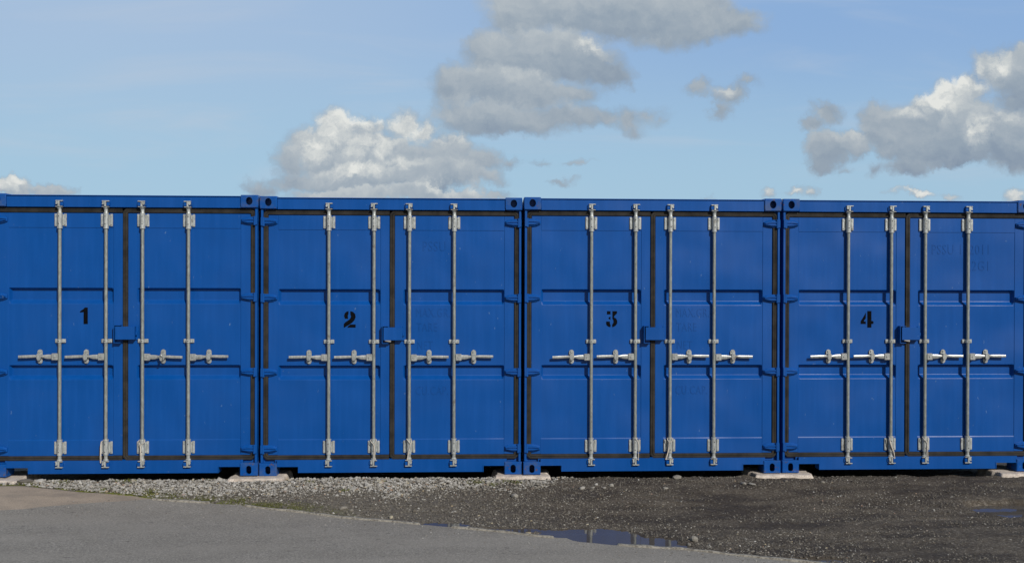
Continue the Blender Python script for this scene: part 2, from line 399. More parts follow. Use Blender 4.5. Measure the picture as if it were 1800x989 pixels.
c = mb.mix(mossm, c, mb.mix(mb.remap(grain, .35, .65), (0.070, 0.078, 0.014), (0.20, 0.21, 0.045)))
setb(mb, bs, Base_Color=c, Roughness=mb.remap(big, 0.35, 0.65, 0.65, 0.9), Specular_IOR_Level=0.15)
n1 = bump(mb, bs, mb.noise(mb.pos, 40, 6, 0.7), 0.012, 0.8)
bump(mb, bs, grain, 0.006, 0.7, n1)
M_DIRT = mt
xs = axis(-2.6, 11.6, 0.022, 900); ys = axis(-3.6, 0.5, 0.022, 900)
X, Y = np.meshgrid(xs, ys)
ground = grid_mesh('ground', X, Y, height(X, Y), M_DIRT); tag(ground, kind='structure')

# asphalt
mt, mb, bs = mat('asphalt')
fine = mb.noise(mb.pos, 75, 6, 0.85); med = mb.noise(mb.pos, 3.2, 6, 0.62)
tr = mb.noise(mb.vmath('MULTIPLY', mb.pos, (0.5, 2.4, 1)), 1.4, 4, 0.5)
c = mb.ramp(fine, [(0.34, (0.10, 0.094, 0.085)), (0.46, (0.200, 0.185, 0.163)), (0.54, (0.258, 0.239, 0.211)), (0.66, (0.44, 0.41, 0.37))])
c = mb.mix(mb.remap(med, 0.35, 0.7, 0, 0.30), c, (0.16, 0.145, 0.125))
c = mb.mix(mb.remap(tr, 0.42, 0.66, 0, 0.35), c, (0.285, 0.262, 0.23))
pit = mb.remap(mb.noise(mb.vmath('MULTIPLY', mb.pos, (4.5, 9, 1)), 2.6, 4, 0.7), 0.64, 0.69, 0, 0.7)
c = mb.mix(pit, c, (0.05, 0.047, 0.043))
setb(mb, bs, Base_Color=c, Roughness=0.85, Specular_IOR_Level=0.25)
bump(mb, bs, mb.math('SUBTRACT', fine, mb.math('MULTIPLY', pit, 0.8)), 0.0035, 0.8)
M_ASPH = mt
xa = axis(-2.6, 11.6, 0.04, 60); xa = xa[(xa > -30) & (xa < 60)]
edge = np.where(xa < 1.663, interp(SLABB, xa), interp(KERB, xa))
edge = edge + (vnoise(xa, xa*0, 7, 21)-.5)*.03
t = np.concatenate([np.arange(0, 2.6, .05), 2.6*1.22**np.arange(0, 18)])
X = np.repeat(xa[None], len(t), 0); Y = edge[None]-t[:, None]
road = grid_mesh('road', X, Y, asph_z(X, Y), M_ASPH); tag(road, kind='structure')

# concrete apron on the left
mt, mb, bs = mat('sandy_concrete')
f1 = mb.noise(mb.pos, 120, 5, 0.7); f2 = mb.noise(mb.vmath('MULTIPLY', mb.pos, (1, 2, 1)), 2.4, 5, 0.6)
c = mb.mix(mb.remap(f1, 0.3, 0.72), (0.25, 0.198, 0.148), (0.44, 0.36, 0.28))
c = mb.mix(mb.remap(f2, 0.4, 0.68, 0, 0.5), c, (0.145, 0.128, 0.108))
setb(mb, bs, Base_Color=c, Roughness=0.9); bump(mb, bs, f1, 0.003, 0.7)
M_SLAB = mt
xa = np.concatenate([-1.2-1.0*np.arange(28, 0, -1), np.arange(-1.2, 1.70, .03)])
tb = interp(SLABB, xa)-.07; tt = interp(SLABT, xa)+(vnoise(xa, xa*0, 5, 31)-.5)*.04
tt = np.maximum(tt, tb+.004)
s = np.linspace(0, 1, 30)[:, None]
X = np.repeat(xa[None], 30, 0); Y = tt[None]*(1-s)+tb[None]*s
Z = asph_z(X, Y)-.005+(vnoise(X, Y, 4, 33)-.5)*.006
Z = Z-.05*(s < .02)-.05*(s > .985)
apron = grid_mesh('path', X, Y, Z, M_SLAB); tag(apron, kind='structure')

# concrete edging of the road
mt, mb, bs = mat('edging_concrete')
f1 = mb.noise(mb.pos, 45, 5, 0.7)
setb(mb, bs, Base_Color=mb.mix(mb.remap(f1, 0.35, 0.62), (0.13, 0.115, 0.095), (0.33, 0.305, 0.26)), Roughness=0.9); bump(mb, bs, f1, 0.006, 0.8)
xk = np.arange(1.70, 13.0, .02); yk = interp(KERB, xk)+(vnoise(xk, xk*0, 3.3, 41)-.5)*.02
wk = .026+.018*vnoise(xk, xk*0, 2.3, 43)
gap = (vnoise(xk, xk*0, 1.7, 47) > .87); hz = asph_z(xk, yk)+.006+(vnoise(xk, xk*0, 9, 45)-.5)*.006-gap*.03
off = np.array([-.6, -.5, 0, .5, .62])[:, None]; zo = np.array([-.02, .002, .004, .001, -.045])[:, None]
kerb = grid_mesh('kerb', np.repeat(xk[None], 5, 0), yk[None]+off*wk*1.3, hz[None]+zo, mt); tag(kerb, kind='structure')

# puddles
mt, mb, bs = mat('muddy_water')
setb(mb, bs, Base_Color=(0.085, 0.076, 0.068), Roughness=0.03, IOR=1.33, Specular_IOR_Level=0.5)
bump(mb, bs, mb.noise(mb.pos, 14, 2, 0.5), 0.0006, 0.4)
M_WATER = mt
def puddle(x0, x1, y0, y1, z):
    X, Y = np.meshgrid(np.linspace(x0, x1, 60), np.linspace(y0, y1, 60))
    Y = np.maximum(Y, interp(KERB, X)-.03)
    o = grid_mesh('puddle', X, Y, X*0+z, M_WATER); tag(o, kind='structure'); return o
puddle(3.75, 7.7, -3.0, -1.3, WATER)
puddle(8.4, 9.8, -1.40, -0.70, WATER2)

# ------------------------------------------------------------------ container
WID, HGT, LEN = 2.438, 2.591, 6.058
def fitting(x0, z0, top, rear=False):
    o = M(); t = bmesh.new(); W_, H_, D_ = .162, .118, .178
    cx, cz = W_/2, H_/2 - (0.004 if not top else -.003)
    rx, rz = (.031, .037) if top else (.0245, .0385); n = 28
    ring = []
    for k in range(n):
        a = 2*math.pi*(k+.5)/n; ca, sa = math.cos(a), math.sin(a)
        if not top:    # straight sided oval
            r_ = .0245; q = (ca*r_, sa*r_ + math.copysign(.0145, sa))
        else: q = (ca*rx, sa*rz)
        ring.append(q)
    ang = [math.atan2(z, x) for x, z in ring]
    outer = []
    for a in ang:
        c_, s_ = math.cos(a), math.sin(a); k = min((W_/2-.006)/max(1e-6, abs(c_)), (H_/2-.006)/max(1e-6, abs(s_)))
        outer.append((c_*k, s_*k))
    F = [t.verts.new((cx+x, 0, cz+z)) for x, z in ring]
    O = [t.verts.new((cx+x, 0, H_/2+z)) for x, z in outer]
    I = [t.verts.new((cx+x*1.02, .028, cz+z*1.02)) for x, z in ring]
    for k in range(n):
        j = (k+1) % n
        t.faces.new((O[k], O[j], F[j], F[k])); t.faces.new((F[k], F[j], I[j], I[k]))
    O2 = [t.verts.new((cx+(x/(W_/2-.006))*W_/2, .006, H_/2+z/(H_/2-.006)*H_/2)) for x, z in outer]
    O3 = [t.verts.new((cx+(x/(W_/2-.006))*W_/2, D_, H_/2+z/(H_/2-.006)*H_/2)) for x, z in outer]
    for k in range(n):
        j = (k+1) % n
        t.faces.new((O[k], O2[k], O2[j], O[j])); t.faces.new((O2[k], O3[k], O3[j], O2[j]))
    t.faces.new(O3)
    mt_ = Matrix.Translation((x0, LEN, z0)) @ Matrix.Rotation(math.pi, 4, 'Z') @ Matrix.Translation((-W_, 0, 0)) if rear else Matrix.Translation((x0, 0, z0))
    o.add(t, mt_)
    # the hollow behind the opening
    q = M()
    yb = .075 if top else .15
    for (a0, a1, b0, b1, c0, c1) in ((.02, .142, yb, yb+.004, .012, .106),):
        t = bmesh.new(); vs = [t.verts.new((x, y, z)) for x in (a0, a1) for y in (b0, b1) for z in (c0, c1)]
        for f in ((0,1,3,2), (4,6,7,5), (0,4,5,1), (2,3,7,6), (0,2,6,4), (1,5,7,3)): t.faces.new([vs[i] for i in f])
        o.add(t, mt_)
    q.bm.free()
    return o

FY, PY = 0.046, 0.050           # door frame face, door panel face
Z0, Z1 = 0.187, 2.420           # door leaf
RODY = 0.020
def fillet(pts, r, n=4):
    out = [pts[0]]
    for a_, p, c_ in zip(pts, pts[1:], pts[2:]):
        a_, p, c_ = Vector(a_), Vector(p), Vector(c_); u = (a_-p).normalized(); v = (c_-p).normalized()
        A, C = p+u*r, p+v*r
        for k in range(n+1):
            t_ = k/n; q_ = A*(1-t_)**2+p*2*t_*(1-t_)+C*t_*t_; out.append((q_.x, q_.y))
    return out+[pts[-1]]
def rib_panel(mm, x0, x1, zt, zb):
    y, d = PY, .040
    pr = [(y, zt)]
    for (a, b_, c_, e) in ((1.730, 1.718, 1.620, 1.585), (1.019, 1.007, 0.922, 0.887)): pr += [(y, a), (y+d, b_), (y+d, c_), (y, e)]
    pr.append((y, zb)); pr = fillet(pr, .0055)
    cols = [(x0, 0), (x0+.003, .12), (x0+.017, .88), (x0+.021, 1), (x1-.023, 1), (x1-.019, .88), (x1-.003, .12), (x1, 0)]
    G = [[mm.bm.verts.new((x, PY+(yy-PY)*k, z)) for x, k in cols] for yy, z in pr]
    for A, Bq in zip(G, G[1:]):
        for k in range(len(cols)-1): mm.bm.faces.new((A[k], A[k+1], Bq[k+1], Bq[k]))
    mm.prism([(x0, zb), (x1, zb), (x1, zb+.001), (x0, zb+.001)], FY, PY)
    mm.quad((x0, FY+.0005, zb), (x1, FY+.0005, zb), (x1, PY-.0002, zb+.010), (x0, PY-.0002, zb+.010))
def rnd_plate(mm, cx, cz, hw, hh, y0, y1, n=6):
    pts = []
    for k in range(n+1): a = math.pi*k/n; pts.append((cx+hw*math.cos(a), cz+hh-hw+hw*math.sin(a)))
    for k in range(n+1): a = math.pi+math.pi*k/n; pts.append((cx+hw*math.cos(a), cz-hh+hw+hw*math.sin(a)))
    mm.prism(pts, y0, y1)
def oct_ring(x, cy, cz, hy, hz):
    return [(x, cy+hy*a, cz+hz*c_) for a, c_ in ((-1, -.55), (-.55, -1), (.55, -1), (1, -.55), (1, .55), (.55, 1), (-.55, 1), (-1, .55))]

def dots(mm, spots):              # raised dark studs on the sleeve, painted as shaded bolt holes
    old = set(mm.bm.faces)
    for x, z in spots: mm.tube([(x, RODY-.0245, z), (x, RODY-.015, z)], .0045, 8)
    for f in mm.bm.faces:
        if f not in old: f.material_index = 1
def make_door(root, right):
    def B(mm, name, material, parent, smooth=False):
        if right: mm.mirror(WID)
        return mm.build(name, material, parent, smooth)
    x0, x1 = .075, (1.198 if not right else WID-1.245)
    p0, p1 = .167, 1.112
    q = M()
    q.box(x0, p0, FY, FY+.05, Z0, Z1, .003); q.box(p1, x1, FY, FY+.05, Z0, Z1, .003)
    q.box(p0, p1, FY, FY+.05, 2.284, Z1, 0); q.box(p0, p1, FY, FY+.05, Z0, .325, 0)
    rib_panel(q, p0, p1, 2.284, .325)
    door = B(q, 'door', M_BLUE, root)
    # gasket
    prof = [(-.001, .058), (0.000, .044), (.005, .035), (.018, .033), (.0235, .038), (.029, .033), (.042, .035), (.0475, .044), (.0485, .058)]
    c_ = .004
    def loop(a, b2, lo, hi): return [(a+c_, lo), (b2-c_, lo), (b2, lo+c_), (b2, hi-c_), (b2-c_, hi), (a+c_, hi), (a, hi-c_), (a, lo+c_)]
    g_ = M()
    if right:
        # built in true position, the middle strip belongs to this door
        a, b2, lo, hi = 1.245, WID-x0, Z0, Z1
        g_.sweep(loop(a, b2, lo, hi)[::-1], prof, True)
        for v in g_.bm.verts: v.co.x = WID - v.co.x
    else:
        g_.sweep([(1.1965, Z1), (x0+c_, Z1), (x0, Z1-c_), (x0, Z0+c_), (x0+c_, Z0), (1.1965, Z0)], [(-o, y) for o, y in prof], False)
    B(g_, 'gasket', M_RUBBER, door, True)
    # hinges
    for zc in (2.355, 1.649, .956, .244):
        h = M(); hz_ = .037
        h.bprism([(.034, zc-hz_), (.085, zc-hz_), (.128, zc-hz_*.80), (.160, zc-hz_*.42), (.160, zc+hz_*.42), (.128, zc+hz_*.80), (.085, zc+hz_), (.034, zc+hz_)], .024, FY+.004, .010)
        h.loft([[(x, .024-dy, zc+s_*hh) for s_, dy in ((-1, -.001), (-.75, .012), (-.3, .012), (-.12, .003), (.12, .003), (.3, .012), (.75, .012), (1, -.001))] for x, hh in ((.036, .024), (.095, .023), (.150, .009))])
        h.box(.0085, .032, .006, .05, zc-hz_-.003, zc+hz_+.003, .004)
        h.tube([(.0335, .017, zc-hz_-.004), (.0335, .017, zc+hz_+.004)], .012, 10)
        B(h, 'hinge', M_BLUE, door)
    for rx in (.637, 1.054):
        # the bar with its two cam ends
        r_ = M(); r_.tube([(rx, RODY, .205), (rx, RODY, 2.40)], .0156, 16)
        B(r_, 'locking_bar', M_ROD, door, True)
        for up in (1, -1):
            zc = 2.353 if up > 0 else .262
            k = M(); k.box(rx-.055, rx-.031, FY-.013, FY-.001, zc-.058, zc+.058, .004)
            k.box(rx+.031, rx+.055, FY-.013, FY-.001, zc-.058, zc+.058, .004)
            k.box(rx-.033, rx+.033, FY-.004, FY-.001, zc-.05, zc+.05)
            k.box(rx-.022, rx-.015, RODY, FY-.002, zc-.054, zc+.054); k.box(rx+.015, rx+.022, RODY, FY-.002, zc-.054, zc+.054)
            k.tube([(rx, RODY, zc-.066), (rx, RODY, zc+.066)], .0225, 18)
            k.tube([(rx, RODY, zc-up*.066), (rx, RODY, zc-up*.078)], .0245, 16)
            for sx in (-.040, .041):
                for sz in (-.038, .036): k.tube([(rx+sx, FY-.016, zc+sz), (rx+sx, FY-.010, zc+sz)], .007, 8)
            dots(k, [(rx-.002, zc+.035), (rx-.002, zc-.035)])
            B(k, 'bar_bracket', M_BRACKET, door, True).data.materials.append(M_HOLE_SHADE)
            e = M(); s0 = zc+up*.066
            e.tube([(rx, RODY, s0), (rx, RODY, s0+up*.010), (rx, RODY, s0+up*.034), (rx, RODY, s0+up*.042), (rx, RODY, s0+up*.050)], [.019, .0165, .0165, .0235, .0235], 16)
            z_a = s0+up*.052; z_b = s0+up*.112
            lo, hi = min(z_a, z_b), max(z_a, z_b)
            e.box(rx-.030, rx+.034, -.012, .030, min(z_a, z_a+up*.007), max(z_a, z_a+up*.007), .002)
            e.box(rx-.007, rx+.009, -.016, .026, lo+.003, hi, .002)
            e.box(rx-.027, rx-.004, -.010, .004, lo+.030, hi-.004, .003)
            e.box(rx-.028, rx+.036, -.014, .010, (hi-.010 if up > 0 else lo), (hi if up > 0 else lo+.010), .002)
            e.tube([(rx-.018, -.014, (lo+hi)/2), (rx-.018, .012, (lo+hi)/2)], .008, 8)
            B(e, 'cam_end', M_BRACKET, door, True)
            kp = M()      # keeper welded to header or sill
            kp.box(rx+.012, rx+.040, -.012, .028, (lo+hi)/2-.020, (lo+hi)/2+.014, .004)
            kp.box(rx-.040, rx-.029, .000, .028, (lo+hi)/2-.018, (lo+hi)/2+.020, .003)
            kp.box(rx-.038, rx+.038, .007, .0135, (lo+hi)/2-.015, (lo+hi)/2+.012)
            B(kp, 'cam_keeper', M_BLUE, root)
        k = M(); k.box(rx-.048, rx+.048, FY-.012, FY-.001, 1.226, 1.262, .003)
        k.tube([(rx, RODY, 1.229), (rx, RODY, 1.259)], .0215, 16); k.box(rx-.021, rx+.021, RODY, FY-.005, 1.229, 1.259)
        for sx in (-.036, .036): k.tube([(rx+sx, FY-.016, 1.244), (rx+sx, FY-.010, 1.244)], .007, 8)
        dots(k, [(rx-.002, 1.244)])
        B(k, 'bar_clamp', M_BRACKET, door, True).data.materials.append(M_HOLE_SHADE)
        # handle
        h = M(); hz_ = 1.098
        h.box(rx-.070, rx-.014, .002, .034, hz_-.034, hz_+.030, .006)
        h.tube([(rx-.042, -.004, hz_), (rx-.042, .004, hz_)], .009, 10)
        secs = [(rx-.060, .006, hz_-.001, .009, .021), (rx-.115, .003, hz_, .007, .019), (rx-.150, .002, hz_+.003, .009, .011), (rx-.200, .000, hz_+.005, .011, .010), (rx-.235, .000, hz_+.005, .008, .0125), (rx-.300, -.002, hz_+.003, .007, .013), (rx-.366, -.004, hz_+.002, .006, .0115)]
        h.loft([oct_ring(x, cy, cz, hy, hz2) for x, cy, cz, hy, hz2 in [(q0, q1+.014, q2, q3, q4) for q0, q1, q2, q3, q4 in secs]])
        B(h, 'handle', M_HANDLE, door, True)
        k = M(); cx_ = rx-.184
        rnd_plate(k, cx_, hz_+.002, .0225, .066, FY-.010, FY-.001)
        k.box(cx_-.016, cx_+.016, -.002, FY-.004, hz_+.018, hz_+.030, .004)
        k.box(cx_-.020, cx_+.020, -.001, .008, hz_-.020, hz_+.026, .004)
        k.box(cx_-.014, cx_+.014, 0.0, FY-.004, hz_-.030, hz_-.018, .003)
        for sz in (-.048, .050): k.tube([(cx_, FY-.018, hz_+sz), (cx_, FY-.008, hz_+sz)], .0105, 10)
        B(k, 'handle_catch', M_HANDLE, door, True)
    return door

def make_container():
    root = empty('shipping_container', (0, 0, 0))
    for rear in (False, True):
        for xx in (0, WID-.162):
            for zz, top in ((0, False), (HGT-.118, True)): fitting(xx, zz, top, rear).build('corner_fitting', M_WORN, root)
    q = M(); q.box(.162, WID-.162, .014, .10, 2.470, 2.572, .003); q.box(.150, WID-.150, .004, .20, 2.573, 2.581, .002)
    q.build('header', M_BLUE, root)
    q = M(); NL, NR, ZN = .186, .362, .088
    q.prism([(.162, ZN), (NR, ZN), (NR, .028), (WID-NR, .028), (WID-NR, ZN), (WID-.162, ZN), (WID-.162, .146), (.162, .146)], .010, .03)
    for a in (NR, WID-NR): q.box(a-.004, a+.004, .006, .12, .028, ZN)
    q.box(.162, NR-.004, .006, .12, ZN-.004, ZN+.004); q.box(WID-NR+.004, WID-.162, .006, .12, ZN-.004, ZN+.004)
    q.box(.14, WID-.14, .036, .12, .100, .150); q.build('door_sill', M_BLUE, root)
    for s_ in (0, 1):
        q = M(); q.box(.0095, .031, .020, .16, .118, 2.473, .003); q.box(.031, .135, .060, .16, .118, 2.473)
        if s_: q.mirror(WID)
        q.build('corner_post', M_BLUE, root)
    q = M(); q.box(.05, WID-.05, .105, .115, .15, 2.47); q.box(.08, WID-.08, .125, LEN-.1, .09, .13); q.build('floor_frame', M_FLOOR, root)
    for s_ in (0, 1):
        prof = []; y = .16
        while y < LEN-.2: prof += [(.052, y), (.052, y+.07), (.018, y+.138), (.018, y+.208)]; y += .276
        q = M(); A = [q.bm.verts.new((x, y_, .13)) for x, y_ in prof]; Bv = [q.bm.verts.new((x, y_, 2.52)) for x, y_ in prof]
        for k in range(len(prof)-1): q.bm.faces.new((A[k], A[k+1], Bv[k+1], Bv[k]))
        q.box(.008, .06, .17, LEN-.17, 2.50, 2.57); q.box(.008, .06, .17, LEN-.17, .03, .14)
        if s_: q.mirror(WID)
        q.build('side_wall', M_BLUE, root, recalc=False)
    q = M(); q.box(.03, WID-.03, .15, LEN-.05, 2.556, 2.570); q.build('roof', M_BLUE, root)
    q = M(); q.box(.03, WID-.03, LEN-.06, LEN-.02, .03, 2.56); q.build('end_wall', M_BLUE, root)
    make_door(root, False); make_door(root, True)
    # lock box over the gap between the doors, with the open bracket at its left
    bx0, bx1, bz0, bz1, by = 1.146, 1.322, 1.258, 1.378, -.012
    q = M()
    q.box(bx0, bx1, by, by+.006, bz0, bz1, .002); q.box(bx0, bx1, by+.004, FY, bz1-.008, bz1-.002)
    q.box(bx1-.007, bx1-.001, by+.004, FY, bz0+.002, bz1-.008); q.box(bx0+.03, bx1-.008, by+.02, FY+.01, bz0+.02, bz1-.010)
    q.box(bx1-.004, bx1+.020, FY-.010, FY-.001, bz0-.006, bz1+.006, .002); q.box(bx1-.001, bx1+.016, .010, .020, 1.296, 1.326, .003)
    q.build('lock_box', M_BLUE, root)
    q = M(); l0 = bx0-.016
    q.box(l0, l0+.006, -.008, FY, bz0-.032, bz1+.012, .0015); q.box(l0+.006, l0+.060, -.002, FY, bz1+.008, bz1+.013)
    q.box(l0+.006, l0+.060, -.002, FY, bz0-.032, bz0-.027)
    q.build('lock_bracket', M_BLUE, root)
    return root

DIG = {  # stencil shapes in a 1 x 1 cell
 '1': [[(.42,0),(.84,0),(.84,1),(.54,1),(.40,.90),(.18,.82),(.06,.76),(.06,.70),(.42,.72)]],
 '2': [[(.36,.53),(.10,.53),(.02,.70),(.08,.86),(.22,.96),(.39,.99),(.39,.80),(.34,.76),(.33,.66)],
       [(.54,.80),(.54,.99),(.76,.95),(.94,.82),(.98,.64),(.90,.46),(.70,.30),(.45,.17),(.20,.07),(.04,.0),(0,.0),(.0,.22),(.16,.34),(.38,.44),(.54,.55),(.60,.68)],
       [(.28,.0),(.98,.0),(.98,.19),(.56,.19),(.36,.08)]],
 '3': [[(.08,1),(.39,1),(.39,.80),(.08,.80)], [(.39,.66),(.24,.60),(.20,.56),(.33,.47),(.39,.46)],
       [(.56,1),(.96,1),(.96,.86),(.74,.70),(.70,.66),(.72,.60),(.88,.54),(.98,.40),(.98,.24),(.86,.10),(.66,.01),(.54,.01),(.54,.16),(.60,.20),(.66,.32),(.64,.44),(.56,.52)],
       [(.34,.35),(.02,.35),(.0,.20),(.10,.08),(.26,.01),(.40,.01),(.40,.14),(.34,.22)]],
 '4': [[(.40,.90),(.40,.55),(.26,.42),(.25,.37),(.40,.37),(.40,.22),(.0,.22),(.0,.38),(.10,.50)],
       [(.52,1),(.84,1),(.84,.40),(.93,.40),(1.0,.36),(1.0,.24),(.93,.22),(.84,.22),(.84,0),(.52,0)]]}
def number(door, d, cx, cz, w_, h_):
    q = M()
    for poly in DIG[d]: q.prism([(cx-w_/2+x*w_, cz-h_/2+z*h_) for x, z in poly], PY-.0018, PY+.002)
    o = q.build('painted_number', M_BLACK, door); o['label'] = 'black stencilled numeral %s' % d
def lettering(door, s_, x, z, size, wid=1.0):
    cu = bpy.data.curves.new('lettering', 'FONT'); cu.body = s_; cu.size = size; cu.extrude = .0012; cu.resolution_u = 3; cu.space_character = 1.12
    to = bpy.data.objects.new('tmp', cu); col.objects.link(to)
    me = bpy.data.meshes.new_from_object(to.evaluated_get(bpy.context.evaluated_depsgraph_get())); bpy.data.objects.remove(to)
    me.transform(Matrix.Translation((x, PY-.0008, z)) @ Matrix.Rotation(R(90), 4, 'X') @ Matrix.Diagonal((wid, 1, 1, 1)))
    me.materials.clear(); me.materials.append(M_GHOST)
    o = bpy.data.objects.new('painted_over_lettering', me); col.objects.link(o); o.parent = door
    o['label'] = 'faint old lettering under the blue paint'

c1 = make_container()
conts = [c1]+[copy_tree(c1) for _ in range(3)]
place = [(.0057, -.0026, .004), (WID+.015-.0008, .0184, -.004), (2*(WID+.015)-.0036, -.0127, 0.), (3*(WID+.015)-.0014, -.0031, 0.)]
for o, p in zip(conts, place): o.location = p
rh = random.Random(8)
for h_ in [o for o in bpy.data.objects if o.name.split('.')[0] == 'handle']:   # no two handles hang quite alike
    cx_ = sum(v.co.x for v in h_.data.vertices)/len(h_.data.vertices); a_ = rh.uniform(-.016, .016); p_ = Vector((cx_, 0, 1.098))
    h_.rotation_euler = (0, a_, 0); h_.location = p_-Matrix.Rotation(a_, 3, 'Y') @ p_+Vector((0, 0, rh.uniform(-.003, .003)))
lab = ['blue shipping container with a black number 1, cut off by the picture edge',
 'blue shipping container with a black number 2, standing between containers 1 and 3',
 'blue shipping container with a black number 3, standing between containers 2 and 4',
 'blue shipping container with a black number 4, rightmost of the row']
for o, l in zip(conts, lab): tag(o, l, 'container', 'shipping containers standing side by side in a row')
def kids(o, n): return sorted([c for c in bpy.data.objects if c.parent == o and c.name.split('.')[0] == n], key=lambda c: c.name)
doors = [kids(o, 'door') for o in conts]
NUMS = [('1', .848, 1.474, .090, .152), ('2', .828, 1.451, .112, .155), ('3', .834, 1.452, .108, .150), ('4', .832, 1.452, .124, .158)]
for dd, nn in zip(doors, NUMS): number(dd[0], *nn)
lettering(doors[3][1], 'PSSU 132011', 1.455, 2.075, .135, .72); lettering(doors[3][1], '22G1', 1.80, 1.92, .135, .72)
lettering(doors[1][1], 'PSSU', 1.50, 2.09, .135, .72)
for dd in (doors[1], doors[2]):
    lettering(dd[1], 'MAX.GR.', 1.440, 1.475, .115, .66)
    lettering(dd[1], 'TARE', 1.450, 1.340, .115, .66); lettering(dd[1], 'NET', 1.450, 1.170, .115, .66); lettering(dd[1], 'CU.CAP.', 1.440, .745, .115, .66)

# ------------------------------------------------------------------ cords tied round the bars, seal and padlocks
def smooth_path(pts, n=5):
    out = []
    for i in range(len(pts)-1):
        p0, p1, p2, p3 = [Vector(pts[max(0, min(len(pts)-1, j))]) for j in (i-1, i, i+1, i+2)]
        for k in range(n):
            t_ = k/n; out.append(.5*((2*p1)+(-p0+p2)*t_+(2*p0-5*p1+4*p2-p3)*t_*t_+(-p0+3*p1-3*p2+p3)*t_**3))
    return out+[Vector(pts[-1])]
def cord(ci, rx, strands, label):
    ox, oy, oz = place[ci]; q = M()
    for st in strands: q.tube([tuple(p) for p in smooth_path(st)], .0030, 6)
    for v in q.bm.verts: v.co -= Vector((0, 0, .33))
    o = q.build('cord', M_CORD, None, True); o.location = (ox+rx, oy, oz+.33)
    tag(o, label, 'cord', 'pale cords tied round the locking bars')
Yc = -.008
ring = [(.022, .014, .336), (.0, -.006, .340), (-.022, .014, .336)]
def vee(xm, xe): return [[(-.026, .01, .334), (-.022, Yc, .318), (xm-.004, Yc-.003, .284), (xm-.003, Yc-.003, .220), (xe-.006, Yc, .140)],
                     [(.028, .01, .334), (.024, Yc, .314), (xm+.004, Yc-.003, .284), (xm+.004, Yc-.003, .220), (xe+.007, Yc, .136)]]
r2, r3 = 1.054, WID-1.054
cord(0, r2, [ring, [(-.020, -.012, .334), (-.036, Yc, .305), (-.040, Yc, .23), (-.041, Yc, .16), (-.038, Yc, .125)], [(-.018, -.014, .333), (-.031, Yc, .300), (-.034, Yc, .22), (-.033, Yc, .15), (-.038, Yc, .125)]], 'pale cord hanging left of the second locking bar foot on container 1')
cord(0, r3, vee(-.006, -.002), 'pale cord tied in a vee over the third locking bar foot on container 1')
cord(1, r2, vee(.008, .006), 'pale cord tied in a vee over the second locking bar foot on container 2')
cord(1, r3, [[(-.022, .0, .338), (.0, Yc-.002, .312), (.014, Yc-.004, .286), (-.004, Yc-.003, .22), (-.018, Yc, .138)], [(.026, .0, .330), (.020, Yc, .305), (.010, Yc-.004, .27), (-.006, Yc-.003, .20), (-.010, Yc, .134)]], 'pale cord crossing down to the left over the third locking bar foot on container 2')
cord(2, r2, [ring, [(.0, -.016, .336), (.020, Yc, .312), (.029, Yc, .27), (.029, Yc, .20), (.027, Yc, .13)]], 'pale cord hanging right of the second locking bar foot on container 3')
cord(2, r3, [ring, [(-.030, .0, .338), (-.026, Yc, .320), (-.015, Yc, .300), (-.020, Yc, .23), (-.032, Yc, .18), (-.046, Yc, .138)], [(.026, .0, .338), (.010, Yc-.003, .305), (-.013, Yc-.003, .295), (-.016, Yc, .23), (-.027, Yc, .18), (-.038, Yc, .135)]], 'pale cord bowed out left of the third locking bar foot on container 3')
cord(3, r2, [ring, [(-.024, -.010, .335), (-.022, Yc, .305), (-.008, Yc-.004, .25), (.016, Yc-.003, .19), (.030, Yc, .135)], [(-.021, -.010, .335), (-.016, Yc, .305), (-.002, Yc-.004, .25), (.021, Yc-.003, .19), (.026, Yc, .132)]], 'pale cord slanting down to the right over the second locking bar foot on container 4')
cord(3, r3, vee(.012, .014), 'pale cord tied in a vee over the third locking bar foot on container 4')
q = M(); n = 20
q.tube([(-.016*math.cos(2*math.pi*k/n), -.010*math.sin(2*math.pi*k/n)-.016, .022*math.sin(2*math.pi*k/n)) for k in range(n+1)], .0055, 8)
q.tube([(0, -.026, -.026), (0, -.026, -.004)], .010, 10)
o = q.build('bolt_seal', M_HANDLE, None, True); o.location = (place[0][0]+WID-1.054+.176, .010, 1.096); tag(o, 'round steel seal closing the third handle catch on container 1', 'seal')
for ci, dxp in ((1, 0.), (3, .012)):
    q = M(); q.box(-.030, .030, -.014, .012, -.020, .022, .005)
    q.tube([(-.018, 0, .02), (-.018, 0, .045), (-.010, 0, .056), (.010, 0, .056), (.018, 0, .045), (.018, 0, .02)], .005, 8)
    o = q.build('padlock', M_PADLOCK, None); o.rotation_euler = (0, R(12), 0)
    o.location = (place[ci][0]+1.188+dxp, place[ci][1]+.006, place[ci][2]+1.262)
    tag(o, 'small steel padlock showing below the lock box of container %d' % (ci+1), 'padlock', 'padlocks under the lock boxes')

